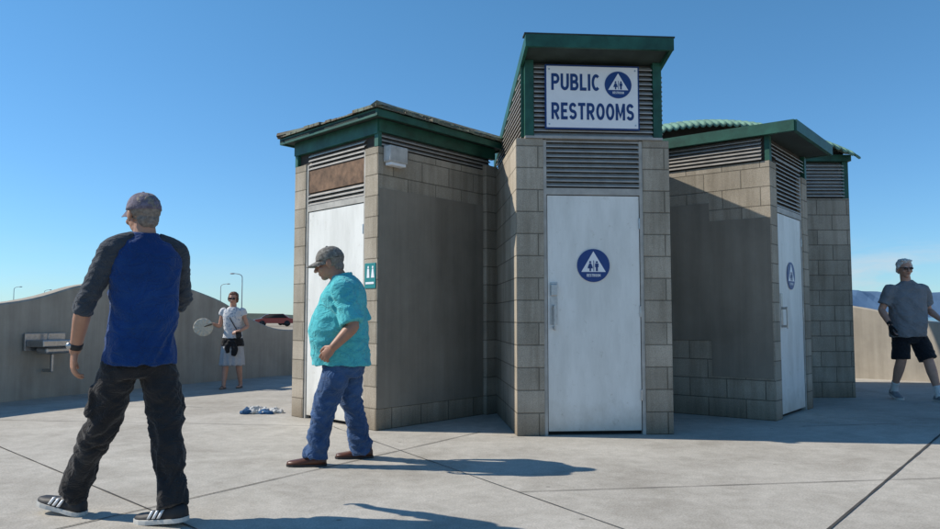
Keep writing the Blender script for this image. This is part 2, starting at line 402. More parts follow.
def offset_poly(poly, d):
    n = len(poly); out = []
    for i in range(n):
        p = V(poly[i]); a = (p-V(poly[i-1])).normalized(); b = (V(poly[(i+1) % n])-p).normalized()
        na = V((a.y, -a.x)); nb = V((b.y, -b.x)); m = (na+nb); m = m/(m.dot(na)); out.append(p+m*d)
    return out
eave = offset_poly([L_, C, I, BK], .125)
slab('left_roof_soffit', [(p.x, p.y, 2.965) for p in eave], .03, dkgreen, B)
cen = sum(eave, V((0, 0)))/4
apex = V((cen.x, cen.y, 3.34))
g_v = []; g_f = []
e2 = offset_poly([L_, C, I, BK], .15)
for i in range(4):
    a, b = e2[i], e2[(i+1) % 4]
    A_ = V((a.x, a.y, 2.985)); B_ = V((b.x, b.y, 2.985))
    rows = 9
    for r in range(rows):
        t0 = r/rows; t1 = (r+1)/rows
        nseg = max(2, int((B_-A_).length*(1-t0)/.09))
        for s_ in range(nseg):
            j = random.uniform(-.008, .012)
            q0 = (A_.lerp(apex, t0)).lerp(B_.lerp(apex, t0), s_/nseg); q1 = (A_.lerp(apex, t0)).lerp(B_.lerp(apex, t0), (s_+.94)/nseg)
            r0 = (A_.lerp(apex, t1)).lerp(B_.lerp(apex, t1), s_/nseg); r1 = (A_.lerp(apex, t1)).lerp(B_.lerp(apex, t1), (s_+.94)/nseg)
            out = (q0+q1)/2-apex; out.z = 0; out.normalize()
            up = V((0, 0, .022+j)); q0o = q0+out*(j*1.5); q1o = q1+out*(j*1.5)
            k = len(g_v)
            g_v += [q0o, q1o, q1o+up, q0o+up, r0+V((0, 0, .006)), r1+V((0, 0, .006))]
            g_f += [(k, k+1, k+2, k+3), (k+3, k+2, k+5, k+4), (k, k+3, k+4), (k+1, k+5, k+2)]
k = len(g_v)
for p in e2: g_v.append(V((p.x, p.y, 2.984)))
g_v.append(apex); g_f += [(k+i, k+(i+1) % 4, k+4) for i in range(4)]
mesh_obj('left_roof_shingles', g_v, g_f, shingle, B)
for i in range(4):
    a = V((e2[i].x, e2[i].y, 3.0)); d = (apex-a); sd = V((-d.y, d.x, 0)).normalized()*.06
    mesh_obj('left_roof_hip', [a-sd, a+V((0, 0, .045)), a+sd, apex-sd, apex+V((0, 0, .045)), apex+sd], [(0, 1, 4, 3), (1, 2, 5, 4), (0, 2, 1)], shingle, B)
for i in range(4):
    a, b = eave[i], eave[(i+1) % 4]; fa = Face(a, b)
    fa.box('left_roof_fascia', 0, fa.L, 2.915, 2.982, -.02, .0+.001*i, green_m, B)
wl_ = empty('wall_lamp', fw.pt(.18, 2.6))
fw.box('housing', .06, .30, 2.52, 2.68, .0, .10, M('lamp_grey', (.5, .49, .46), .5), wl_, .012)
fw.box('lens', .08, .28, 2.49, 2.519, .01, .09, white_sign, wl_, .004)
ts = empty('accessible_toilet_sign', fl.pt(fl.L-.1, 1.5))
fl.box('plate', fl.L-.19, fl.L-.02, 1.32, 1.56, .001, .008, teal_sign, ts, .002)
fl.flat('icon_head', circ(fl.L-.13, 1.52, .012, 12), .011, white_sign, ts)
fl.flat('icon_head_b', circ(fl.L-.06, 1.52, .012, 12), .011, white_sign, ts)
fl.flat('icon_body', [(fl.L-.15, 1.42), (fl.L-.11, 1.42), (fl.L-.115, 1.505), (fl.L-.145, 1.505)], .011, white_sign, ts)
fl.flat('icon_body_b', [(fl.L-.085, 1.42), (fl.L-.035, 1.42), (fl.L-.05, 1.505), (fl.L-.07, 1.505)], .011, white_sign, ts)
fl.flat('icon_text', [(fl.L-.17, 1.36), (fl.L-.04, 1.36), (fl.L-.04, 1.38), (fl.L-.17, 1.38)], .011, white_sign, ts)

R = V((3.10, 7.77)); dR = V((.616, .788)); R2 = R+dR*1.42; wd = V((-.788, .616))
RI = R+wd*2.1; RB = R2+wd*2.1
fr = Face(R, R2); frw = Face(RI, R)
unit_body('right_unit_walls', fr, [RB, RI], .22, .22, .07)
doorset('right_door', fr, .22, .22, .07)
fr.box('right_louver_back', .25, fr.L-.25, 2.22, H, -.069, -.055, louver_back, B)
fr.louver('right_louver', .25, fr.L-.25, 2.22, H+.1, -.008, louver_m, B)
frw.box('right_stucco_panel', .35, 1.45, .8, 2.28, -.01, .005, stucco, B)
frw.box('right_stucco_panel2', 1.45, frw.L-.012, .42, 2.08, -.01, .004, stucco, B)
rc = [fr.at(.03, -.05), fr.at(fr.L-.03, -.05), RB, RI]
prism('right_upper_core', rc, H, 2.93, louver_back, B)
frw.louver('right_side_louver', .05, frw.L-.08, H+.01, 2.93, .02, louver_m, B, pitch=.04)
fr.louver('right_front_louver', .08, fr.L-.08, H+.06, 2.93, -.01, louver_m, B, pitch=.04)
fr.box('right_post_a', 0, .07, H, 2.93, -.05, .0, green_m, B); fr.box('right_post_b', fr.L-.07, fr.L, H, 2.93, -.05, .0, green_m, B)
ro = [fr.at(-.06, .27), fr.at(fr.L+.02, .27), fr.at(fr.L+.02, .27)+wd*2.5, fr.at(-.06, .27)+wd*2.5]
prism('right_roof', ro, 2.93, 3.02, dkgreen, B)
for i in range(4):
    fa = Face(ro[i], ro[(i+1) % 4]); fa.box('right_roof_fascia', 0.0, fa.L, 2.925, 3.04, -.02, .022+.001*i, green_m, B)
rh = empty('door_handle', fr.pt(.33, 1.1))
fr.box('plate', .30, .37, .95, 1.3, -.021, -.012, steel, rh, .002)
fr.box('pull', .325, .343, .93, 1.16, .03, .045, steel, rh, .005)
fr.box('pull_top', .325, .343, 1.13, 1.155, -.018, .035, steel, rh); fr.box('pull_bottom', .325, .343, .94, .965, -.018, .035, steel, rh)
rs = empty('door_restroom_sign', fr.pt(.71, 1.52)); pict(fr, .71, 1.50, .15, -.012, rs)

Q0 = (1.2, 9.95); Q1 = (5.04, 10.02)
fq = Face(Q0, Q1)
prism('rear_unit_walls', [Q0, Q1, (4.95, 12.6), (1.2, 12.6)], 0, 2.62, block, B)
def arch(x): return 3.68-.135*(x-3.3)**2
n = 190; rowsy = [(9.78, -.12), (9.86, -.07), (10.0, -.01), (10.2, .04), (10.6, .08), (11.4, .08), (12.2, .02), (12.8, -.1)]
vs = []; fs = []
for (yy, dz) in rowsy:
    for i in range(n+1):
        x = 1.75+3.34*i/n
        vs.append((x, yy, arch(x)+dz+.018*math.sin(i*2*math.pi/5.0)))
for j in range(len(rowsy)-1):
    for i in range(n):
        a = j*(n+1)+i; fs.append((a, a+1, a+n+2, a+n+1))
o = mesh_obj('rear_corrugated_roof', vs, fs, patina, B, smooth=True)
sm = o.modifiers.new('s', 'SOLIDIFY'); sm.thickness = .02
vs = []; fs = []; m_ = 24
for i in range(m_+1):
    x = 1.85+(5.0-1.85)*i/m_
    vs += [(x, 10.06, 2.62), (x, 10.06, arch(x)-.05), (x, 12.5, 2.62), (x, 12.5, arch(x)-.05)]
for i in range(m_):
    k = i*4; fs += [(k, k+4, k+5, k+1), (k+2, k+3, k+7, k+6)]
fs += [(m_*4, m_*4+2, m_*4+3, m_*4+1), (0, 1, 3, 2)]
mesh_obj('rear_tympanum', vs, fs, louver_back, B)
fq2 = Face((2.2, 10.0), (4.98, 10.03)); fq2.louver('rear_louver', 0, fq2.L, 2.64, 3.12, .02, louver_m, B)
fq.box('rear_green_beam', fq.L-1.6, fq.L+.02, 3.115, 3.20, -.05, .05, green_m, B)
fq.box('rear_green_post', fq.L-.08, fq.L, 2.621, 3.114, -.08, -.002, green_m, B)

wf = empty('wall_sink', (-5.45, 10.05, .7))
fs_ = Face((-5.72, 9.52), (-5.36, 10.36))
fs_.box('basin', .18, .72, .67, .76, .03, .34, steel, wf, .015)
fs_.box('basin_bowl', .27, .63, .58, .669, .08, .28, steel, wf, .03)
fs_.box('backplate', .16, .74, .62, .84, .0, .03, steel, wf, .004)
fs_.box('drain_pipe', .43, .47, .36, .58, .14, .18, steel, wf, .012)
fs_.box('trap', .43, .47, .34, .38, .0, .18, steel, wf, .012)
fs_.box('spout', .43, .45, .76, .84, .08, .10, steel, wf, .006)

# ------------------------------------------------------------------ figure geometry kit
class Geo:
    def __init__(s): s.v = []; s.f = []
    def loft(s, rings, cap=True):
        k = len(s.v); n = len(rings[0])
        for r in rings: s.v += [V(p) for p in r]
        for i in range(len(rings)-1):
            for j in range(n):
                a = k+i*n+j; b = k+i*n+(j+1) % n; s.f.append((a, b, b+n, a+n))
        if cap:
            s.f.append(tuple(k+j for j in range(n-1, -1, -1))); s.f.append(tuple(k+(len(rings)-1)*n+j for j in range(n)))
        return s
    def tube(s, pts, rad, side=(1, 0, 0), seg=16, round_=True, sub=3):
        P = [V(p) for p in pts]; Rr = [(r, r) if not isinstance(r, tuple) else r for r in rad]
        pp = []; rr = []
        for i in range(len(P)-1):
            a, b, c, d = P[max(0, i-1)], P[i], P[i+1], P[min(len(P)-1, i+2)]
            for kx in range(sub):
                t = kx/sub
                q = .5*((2*b)+(-a+c)*t+(2*a-5*b+4*c-d)*t*t+(-a+3*b-3*c+d)*t**3)
                q = q.lerp(b.lerp(c, t), .5)
                pp.append(q); rr.append(tuple(Rr[i][m]*(1-t)+Rr[i+1][m]*t for m in (0, 1)))
        pp.append(P[-1]); rr.append(Rr[-1])
        rings = []; n = len(pp); sd0 = V(side)
        fr_ = []
        for i in range(n):
            t = (pp[min(n-1, i+1)]-pp[max(0, i-1)]).normalized()
            x = (sd0-t*sd0.dot(t))
            if x.length < .05: x = t.orthogonal()
            x.normalize(); y = t.cross(x); fr_.append((t, x, y))
        def ring(c, x, y, ra, rb): return [c+x*ra*math.cos(2*math.pi*j/seg)+y*rb*math.sin(2*math.pi*j/seg) for j in range(seg)]
        if round_:
            t, x, y = fr_[0]; ra, rb = rr[0]; m = min(ra, rb)
            for a in (80, 55, 28):
                c, sn = math.cos(math.radians(a)), math.sin(math.radians(a)); rings.append(ring(pp[0]-t*m*sn, x, y, ra*c, rb*c))
        for i in range(n):
            t, x, y = fr_[i]; rings.append(ring(pp[i], x, y, *rr[i]))
        if round_:
            t, x, y = fr_[-1]; ra, rb = rr[-1]; m = min(ra, rb)
            for a in (28, 55, 80):
                c, sn = math.cos(math.radians(a)), math.sin(math.radians(a)); rings.append(ring(pp[-1]+t*m*sn, x, y, ra*c, rb*c))
        return s.loft(rings)
    def ell(s, c, r, mat=None, seg=20, rg=12):
        c = V(c); rings = []
        for i in range(1, rg):
            a = -math.pi/2+math.pi*i/rg
            rings.append([V((r[0]*math.cos(a)*math.cos(2*math.pi*j/seg), r[1]*math.cos(a)*math.sin(2*math.pi*j/seg), r[2]*math.sin(a))) for j in range(seg)])
        rings = [[c+(mat @ p if mat else p) for p in r_] for r_ in rings]
        return s.loft(rings)
    def xf(s, m): s.v = [m @ p for p in s.v]; return s
    def obj(s, name, mat, parent, voxel=None, smooth=0, fold=None, subd=0):
        me = bpy.data.meshes.new(name); me.from_pydata([tuple(v) for v in s.v], [], s.f); me.update()
        o = link(name, me, None, parent, world=False)
        if voxel:
            r = o.modifiers.new('r', 'REMESH'); r.mode = 'VOXEL'; r.voxel_size = voxel
            if smooth:
                q = o.modifiers.new('s', 'SMOOTH'); q.factor = .5; q.iterations = smooth
            par = o.parent; o.parent = None
            bpy.context.view_layer.update(); dg = bpy.context.evaluated_depsgraph_get()
            me2 = bpy.data.meshes.new_from_object(o.evaluated_get(dg)); o.modifiers.clear(); o.data = me2; o.parent = par
            me = me2
        if fold:
            me.update(); ns = [v.normal.copy() for v in me.vertices]
            for v, nn in zip(me.vertices, ns): v.co += nn*fold(v.co)
        me.materials.clear(); me.materials.append(mat)
        for p in me.polygons: p.use_smooth = True
        return o
def folds(amp, fx=5, fz=14, seed=0, skew=.8, joints=()):
    """cloth creases: ridged, warped noise; stronger and finer near the given joints"""
    def f(p):
        wv = noise.noise_vector(p*4+V((seed, 0, 0)))*.07
        pp = p+wv
        q = V((pp.x*fx+seed, pp.y*fx+seed*2, (pp.z+skew*pp.x*.5)*fz))
        a = 1-abs(noise.noise(q))*3.0
        q2 = V((pp.x*fx*2.2+9+seed, pp.y*fx*2.2, (pp.z-skew*pp.y)*fz*1.6))
        b = 1-abs(noise.noise(q2))*3.0
        big = noise.noise(V((p.x*3+seed, p.y*3, p.z*3)))
        k = .75
        for jc, jr in joints: k += 1.1*math.exp(-((p-V(jc)).length/jr)**2)
        return amp*(k*(.75*a+.5*b-.5)+1.1*big)
    return f
def spow(x, e): return math.copysign(abs(x)**e, x)
def torso(g, rings, F, S, e=.85, seg=32):
    out = []
    for (z, cx, cy, hw, hd) in rings:
        out.append([V((cx, cy, z))+S*hw*spow(math.cos(2*math.pi*j/seg), e)+F*hd*spow(math.sin(2*math.pi*j/seg), e) for j in range(seg)])
    return g.loft(out)
def hand(g, w, d, n, l, curl=.5, sc=1.0):
    w = V(w); d = V(d).normalized(); n = V(n); n = (n-d*n.dot(d)).normalized(); l0 = V(l); l = d.cross(n)
    if l.dot(l0) < 0: l = -l
    g.tube([w-d*.03, w+d*.01, w+d*.05*sc, w+d*.088*sc], [(.027*sc, .019*sc), (.028*sc, .018*sc), (.038*sc, .016*sc), (.036*sc, .012*sc)], side=l, seg=16)
    for off_, Ln, cc in ((.029, .070, .85), (.010, .079, 1.0), (-.010, .073, 1.1), (-.028, .058, 1.25)):
        p = w+d*(.078*sc)+l*off_*sc; pts = [p]; a = curl*cc*.25
        for k, fr_ in enumerate((.2, .42, .32, .26)):
            p = p+(d*math.cos(a)+n*math.sin(a)+l*off_*1.6)*Ln*fr_*sc; pts.append(p); a += curl*cc*(.75 if k else .5)
        g.tube(pts, [.0092*sc, .0092*sc, .0086*sc, .0078*sc, .0066*sc], side=l, seg=10, sub=2)
    b = w+d*.022*sc+l*.018*sc; p1 = b+(d*.6+l*.62+n*.25)*.045*sc; p2 = p1+(d*.85+l*.25+n*.4).normalized()*.034*sc; p3 = p2+(d*.9+n*.45).normalized()*.026*sc
    g.tube([b, p1, p2, p3], [.015*sc, .0125*sc, .0105*sc, .0085*sc], side=n, seg=10, sub=2)
def arm(name, sh, el, wr, skin, parent, hdv=None, palm=(1, 0, 0), thumb=(0, -1, 0), r=(.047, .039, .026), curl=.5, hand_sc=1.0):
    g = Geo(); sh, el, wr = V(sh), V(el), V(wr)
    g.tube([sh, sh.lerp(el, .5), el, el.lerp(wr, .3), wr.lerp(el, .25), wr], [r[0], r[0]*.95, r[1], r[1]*1.05, r[2]*1.15, r[2]], seg=16)
    hand(g, wr, hdv if hdv is not None else (wr-el), palm, thumb, curl, hand_sc)
    return g.obj(name, skin, parent, .0042, 3)
def head(parent, c, f, up, skin, hair, hair_style='short', cap=None, glasses=False, sc=1.0, lipm=None, neck_to=None, brow=None):
    f = V(f).normalized(); up = V(up); up = (up-f*up.dot(f)).normalized(); S = (-f).cross(up)
    Mx = Matrix((( S.x, -f.x, up.x, c[0]), (S.y, -f.y, up.y, c[1]), (S.z, -f.z, up.z, c[2]), (0, 0, 0, 1))) @ Matrix.Scale(sc, 4)
    g = Geo()
    g.ell((0, .014, .032), (.075, .093, .083)); g.ell((0, -.018, -.03), (.060, .068, .075)); g.ell((0, -.052, -.086), (.029, .027, .022))
    g.ell((0, -.005, -.065), (.056, .055, .04))
    g.tube([(0, -.082, .008), (0, -.100, -.018), (0, -.106, -.028)], [.008, .012, .014], seg=10); g.ell((.011, -.094, -.031), (.009, .010, .008)); g.ell((-.011, -.094, -.031), (.009, .010, .008))
    for sx in (1, -1):
        g.ell((sx*.03, -.074, .022), (.024, .013, .009)); g.ell((sx*.040, -.060, -.028), (.022, .020, .020))
        g.ell((sx*.079, .006, -.004), (.008, .020, .030)); g.ell((sx*.077, .004, -.028), (.007, .012, .012))
    g.ell((0, -.079, -.052), (.022, .011, .010)); g.ell((0, -.077, -.066), (.019, .011, .008))
    g.xf(Mx)
    if neck_to is not None:
        g.tube([Mx @ V((0, .012, -.03)), V(neck_to)], [(.052*sc, .055*sc), (.062*sc, .062*sc)], side=S)
    g.obj('head', skin, parent, .0045, 3)
    eye = Geo(); iris = Geo()
    for sx in (1, -1):
        eye.ell((sx*.030, -.0735, .004), (.0135, .011, .0085), seg=12, rg=8); iris.ell((sx*.030, -.0825, .004), (.006, .004, .006), seg=10, rg=6)
    eye.xf(Mx); iris.xf(Mx); eye.obj('eyes', white_sign, parent); iris.obj('irises', dark, parent)
    lp = Geo(); lp.ell((0, -.0885, -.0515), (.019, .004, .0035), seg=12, rg=6); lp.ell((0, -.0865, -.0625), (.017, .0045, .004), seg=12, rg=6); lp.xf(Mx); lp.obj('lips', lipm or M('lip', (.35, .13, .10), .5), parent)
    bw = Geo()
    for sx in (1, -1): bw.tube([(sx*.014, -.087, .021), (sx*.032, -.086, .027), (sx*.048, -.074, .021)], [.003, .0042, .0025], seg=8)
    bw.xf(Mx); bw.obj('eyebrows', hair, parent)
    h = Geo()
    if hair_style == 'short':
        h.ell((0, .028, .036), (.080, .089, .084)); h.ell((0, .055, -.03), (.058, .045, .05))
        for sx in (1, -1): h.ell((sx*.069, -.004, .022), (.011, .028, .03))
    elif hair_style == 'bob':
        h.ell((0, .030, .042), (.089, .094, .084)); h.ell((0, .055, -.03), (.080, .055, .065)); h.ell((0, -.040, .088), (.055, .034, .018))
        for sx in (1, -1): h.ell((sx*.076, .006, -.005), (.016, .034, .050))
    elif hair_style == 'full':
        h.ell((0, .026, .052), (.084, .093, .076)); h.ell((0, .060, -.01), (.074, .05, .06)); h.ell((.02, -.045, .096), (.048, .026, .018)); h.ell((-.03, -.036, .100), (.040, .026, .016))
        for sx in (1, -1): h.ell((sx*.077, .006, .025), (.013, .032, .034))
    h.xf(Mx)
    ha = .008 if hair_style != 'short' else .004
    h.obj('hair', hair, parent, .005, 1, fold=lambda p: ha*noise.noise(p*45)+.5*ha*noise.noise(p*130))
    if cap:
        cg = Geo(); rings = []
        for i in range(9):
            a = math.radians(i*10.8)
            rings.append([V((.0865*math.cos(a)**.8*math.cos(t)*(1+.012*math.cos(6*t)), .014+.104*math.cos(a)**.8*math.sin(t), .022+.100*math.sin(a)+(.010 if i == 0 and math.sin(t) < 0 else 0))) for t in [2*math.pi*j/36 for j in range(36)]])
        cg.loft(rings); cg.ell((0, .014, .124), (.008, .008, .005), seg=10, rg=6)
        cg.xf(Mx); cg.obj('cap_crown', cap[0], parent, fold=lambda p: .002*noise.noise(p*30))
        bg = Geo(); nu, nv = 18, 6; k = 0; top = []
        for j in range(nv+1):
            for i in range(nu+1):
                u = -1+2*i/nu; v = j/nv; e = math.sqrt(max(0, 1-u*u))
                top.append(V((.080*u*(1-.05*v), -.014-.070*e-v*.078*e**.8, .034-.020*u*u-.020*v+.004)))
        n0 = len(top); bot = [p-V((0, 0, .004)) for p in top]; bg.v = top+bot
        for j in range(nv):
            for i in range(nu):
                a = j*(nu+1)+i; bg.f += [(a, a+nu+1, a+nu+2, a+1), (n0+a, n0+a+1, n0+a+nu+2, n0+a+nu+1)]
        for i in range(nu):
            a = nv*(nu+1)+i; bg.f.append((a, a+n0, a+n0+1, a+1))
        bg.xf(Mx); bg.obj('cap_brim', cap[1], parent)
    if glasses:
        gg = Geo()
        for sx in (1, -1):
            gg.ell((sx*.032, -.095, .004), (.024, .006, .016), seg=18, rg=8)
            gg.tube([(sx*.055, -.092, .010), (sx*.076, -.05, .010), (sx*.082, .004, .006)], [.003, .003, .003], seg=8)
        gg.tube([(-.012, -.099, .008), (.012, -.099, .008)], [.003, .003], seg=8)
        gg.xf(Mx); gg.obj('sunglasses', M('lens_black', (.01, .01, .012), .1, .1, bs=0), parent)
    return Mx
def shoe(parent, ank, d, L=.29, W=.052, upper=None, sole=None, pitch=0, hi=.085, stripes=False, z0=0, solez=.026):
    """pitch>0 lifts the heel (rotates about the ball); pitch<0 lifts the toe (rotates about the heel)"""
    d = V((d[0], d[1], 0)).normalized(); s = V((-d.y, d.x, 0)); base = V((ank[0], ank[1], z0))-d*.075
    piv = .72*L
    def T(a, l, z):
        if pitch > 0 and a < piv: z = z+(piv-a)*math.sin(pitch)
        elif pitch < 0:
            a, z = a*math.cos(pitch)+z*math.sin(pitch), z*math.cos(pitch)-a*math.sin(pitch)
        return base+d*a+s*l+V((0, 0, z))
    prof = [(-.01, .45, .05), (.02, .66, hi*.85), (.10, .82, hi), (.22, .86, hi*1.03), (.36, .86, hi*.93), (.5, .92, hi*.74), (.65, 1.0, hi*.6), (.8, .97, hi*.52), (.92, .76, hi*.46), (.985, .42, hi*.38)]
    g = Geo(); rings = []
    for a, w, zt_ in prof:
        r = []
        for j in range(20):
            t = 2*math.pi*j/20
            zz = .012+(zt_-.012)*max(0, math.sin(t))**.75 if math.sin(t) > 0 else .012
            r.append(T(a*L, W*w*spow(math.cos(t), .75), zz))
        rings.append(r)
    g.loft(rings); g.obj('shoe_upper', upper, parent)
    g = Geo(); ol = []
    for a, w, zt_ in prof: ol.append((a*L, W*w*1.07+.002))
    pts = [(-.03*L, 0)]+ol+[(1.01*L, 0)]+[(a, -w) for a, w in ol[::-1]]
    g.loft([[T(a, w, 0.0) for a, w in pts], [T(a, w*1.01, solez*.5) for a, w in pts], [T(a, w, solez) for a, w in pts]])
    o = g.obj('shoe_sole', sole, parent)
    for p in o.data.polygons: p.use_smooth = False
    if stripes:
        for sg_ in (1, -1):
            for k in range(3):
                a = (.40+.10*k)*L; w = W*.99*sg_
                q = [T(a-.005, w*.93, .03), T(a+.009, w*.95, .03), T(a-.010+.0, w*.80, hi*.72), T(a-.024, w*.78, hi*.74)]
                oo = s*sg_*.007
                g = Geo(); g.v = [p+oo for p in q]+[p-oo*.8 for p in q]
                g.f = [(0, 1, 2, 3), (7, 6, 5, 4), (0, 4, 5, 1), (1, 5, 6, 2), (2, 6, 7, 3), (3, 7, 4, 0)]
                g.obj('shoe_stripe', white_sign, parent)

skin1 = M('skin_tan', (.42, .22, .14), .5, .12, 14, .15, 120)
skin2 = M('skin_brown', (.38, .19, .12), .5, .12, 14, .15, 120)
skin3 = M('skin_fair', (.50, .28, .20), .5, .12, 14, .15, 120)
hair_grey = M('hair_grey', (.20, .17, .145), .7, .4, 60, .4, 200)
hair_white = M('hair_white', (.60, .58, .55), .7, .3, 60, .4, 200)
hair_auburn = M('hair_auburn', (.13, .06, .035), .6, .4, 60, .4, 200)
black_rub = M('black_rubber', (.02, .02, .022), .6, .2)
sole_w = M('sole_offwhite', (.55, .54, .50), .6, .15)

# ================= Man A : raglan shirt, walking away to the left
A = empty('man_in_blue_shirt', (-1.85, 4.05, 0))
th_ = math.radians(40)
F = V((-math.sin(th_), math.cos(th_), 0)); S = V((-math.cos(th_), -math.sin(th_), 0))
blue = cloth('royal_blue_cotton', (.010, .045, .165)); dgrey = cloth('charcoal_cotton', (.050, .058, .070)); char = cloth('charcoal_trousers', (.030, .028, .028), .3)
g = Geo(); X0 = .115
torso(g, [(.80, X0-.01, 0, .184, .146), (.86, X0-.01, 0, .184, .143), (.95, X0-.005, 0, .172, .130), (1.08, X0, 0, .172, .132), (1.2, X0, 0, .182, .135), (1.32, X0, 0, .188, .130), (1.39, X0, 0, .178, .118), (1.44, X0, 0, .135, .098), (1.475, X0, 0, .085, .078), (1.50, X0, 0, .066, .066)], F, S)
KJ = [((X0, 0, .92), .18), ((X0-.1, -.12, 1.25), .12)]
g.obj('shirt_body', blue, A, .009, 2, folds(.011, 3.0, 7, 3, 1.2, KJ))
SL = V((X0, 0, 1.395))+S*.168; SR = V((X0, 0, 1.395))-S*.168
ELl = V((-.125, -.155, 1.105)); WRl = V((-.205, -.075, .875)); ELr = V((.215, .265, 1.14)); WRr = V((.02, .40, 1.08))
for nm, sh, el, wr in (('sleeve_left', SL, ELl, WRl), ('sleeve_right', SR, ELr, WRr)):
    g = Geo(); nk = V((X0, 0, 1.462))+(sh-V((X0, 0, 1.395))).normalized()*.055
    g.tube([nk, nk.lerp(sh, .55)+V((0, 0, .012)), sh, sh.lerp(el, .5), el, el.lerp(wr, .16)], [(.045, .048), (.066, .056), (.072, .068), (.061, .059), (.056, .055), (.054, .053)], side=F, round_=False)
    g.obj(nm, dgrey, A, .0085, 2, folds(.007, 6, 14, 5, .8, [(el, .10)]))
arm('arm_left', SL.lerp(ELl, .8), ELl, WRl, skin1, A, hdv=(-.14, .10, -1), palm=-S, thumb=F, curl=.55, r=(.032, .040, .028))
arm('arm_right', SR.lerp(ELr, .8), ELr, WRr, skin1, A, hdv=(-.5, .7, -.1), palm=S, thumb=(0, 0, 1), curl=.8, r=(.032, .040, .028))
g = Geo(); wd3 = (WRl-ELl).normalized(); g.tube([WRl-wd3*.045, WRl-wd3*.015], [.034, .033], round_=False); g.obj('wristwatch_strap', black_rub, A)
g = Geo(); g.ell(WRl-wd3*.03+S*.03+V((-.0, -.006, 0)), (.016, .012, .018)); g.obj('watch_face', steel, A)
hc = V((X0-.012, 0, .86)); HL = hc+S*.082; HR = hc-S*.082
KL = V((-.085, -.02, .49)); AL = V((-.275, .085, .11)); KR = V((.255, .0, .48)); AR = V((.345, -.12, .10))
g = Geo()
torso(g, [(.73, X0-.01, 0, .15, .11), (.78, X0-.01, 0, .165, .124), (.84, X0-.01, 0, .160, .120), (.90, X0-.01, 0, .13, .09)], F, S)
for h_, k_, a_ in ((HL, KL, AL), (HR, KR, AR)):
    g.tube([h_, h_.lerp(k_, .35), k_, k_.lerp(a_, .45), a_+(k_-a_)*.02+V((0, 0, -.02))], [.085, .098, .080, .078, .080], seg=20, round_=False)
    mid = h_.lerp(k_, .68); sg1 = 1 if h_ is HL else -1
    g.ell(mid+S*.075*sg1, (.035, .045, .095))
g.obj('trousers', char, A, .009, 2, folds(.013, 4.5, 10, 7, 1.5, [(KL, .14), (KR, .14), (AL, .14), (AR, .14)]))
shoe(A, (AL.x, AL.y), (-.93, .30), .30, .053, black_rub, sole_w, pitch=-.16, stripes=True, hi=.095, solez=.022)
shoe(A, (AR.x, AR.y), (-.80, .25), .30, .053, black_rub, sole_w, pitch=.12, stripes=True, hi=.095, solez=.022)
capA = cloth('cap_grey_violet', (.16, .14, .18), .45, 80, scale=45, wr=.2)
head(A, (.085, .02, 1.595), (-.78, .62, -.05), (-.05, 0, 1), skin1, hair_grey, 'short', (capA, capA), neck_to=(X0, 0, 1.43))

# ================= Man B : turquoise shirt, profile left, head bowed
Bm = empty('man_in_turquoise_shirt', (-.98, 5.57, 0))
F = V((-1, 0, 0)); S = V((0, -1, 0))
teal = cloth('turquoise_cotton', (.085, .47, .50), .08); jeans = cloth('blue_denim', (.048, .095, .20), .35)
brown = M('brown_leather', (.10, .035, .018), .4, .3, 15, .1)
g = Geo()
torso(g, [(.700, .045, 0, .200, .216), (.74, .04, 0, .196, .208), (.84, .026, 0, .20, .208), (.95, .020, 0, .206, .210), (1.05, .030, 0, .210, .198), (1.15, .046, 0, .214, .178), (1.22, .055, 0, .21, .155), (1.28, .062, 0, .18, .125), (1.32, .058, 0, .12, .098), (1.35, .045, 0, .08, .08)], F, S, .9)
sh1 = V((.065, -.175, 1.245)); el1 = V((.165, -.245, .985)); wr1 = V((.035, -.275, .845))
sh2 = V((.065, .175, 1.245)); el2 = V((.15, .25, .99)); wr2 = V((0, .26, .86))
for sh, el in ((sh1, el1), (sh2, el2)):
    g.tube([sh.lerp(V((.06, 0, 1.27)), .4), sh, sh.lerp(el, .5), sh.lerp(el, .92)], [(.07, .06), (.078, .075), (.079, .074), (.086, .080)], side=F, round_=False)
g.obj('shirt', teal, Bm, .009, 2, folds(.012, 3.2, 7, 1, 1.3, [(sh1+V((0, -.05, -.12)), .14), ((.20, -.1, .85), .16)]))
g = Geo()
g.tube([(.10, -.05, 1.355), (.11, .0, 1.36), (.10, .05, 1.355)], [(.02, .008)]*3, side=(0, 0, 1)); g.tube([(.10, -.05, 1.355), (.03, -.08, 1.335), (-.035, -.03, 1.29)], [(.022, .007)]*3, side=(0, 0, 1)); g.tube([(.10, .05, 1.355), (.03, .08, 1.335), (-.035, .03, 1.29)], [(.022, .007)]*3, side=(0, 0, 1))
g.obj('collar', teal, Bm)
arm('arm_left', sh1.lerp(el1, .6), el1, wr1, skin2, Bm, hdv=(-.62, .1, -.65), palm=(.2, 1, -.1), thumb=(-.5, 0, .6), curl=.7, r=(.048, .043, .031))
arm('arm_right', sh2.lerp(el2, .6), el2, wr2, skin2, Bm, hdv=(-.6, -.1, -.65), palm=(.2, -1, 0), thumb=(-.5, 0, .6), curl=.6)
g = Geo()
torso(g, [(.62, .065, 0, .13, .12), (.68, .06, 0, .155, .150), (.74, .055, 0, .150, .150), (.80, .05, 0, .12, .12)], F, S)
h1 = V((.050, -.082, .74)); k1 = V((-.055, -.10, .42)); a1_ = V((-.115, -.11, .10)); h2 = V((.070, .082, .74)); k2 = V((.10, .12, .42)); a2 = V((.175, .20, .09))
for h_, k_, a_ in ((h1, k1, a1_), (h2, k2, a2)):
    g.tube([h_, h_.lerp(k_, .4), k_, k_.lerp(a_, .5), a_+V((0, 0, -.045))], [.085, .104, .082, .080, .086], seg=20, round_=False)
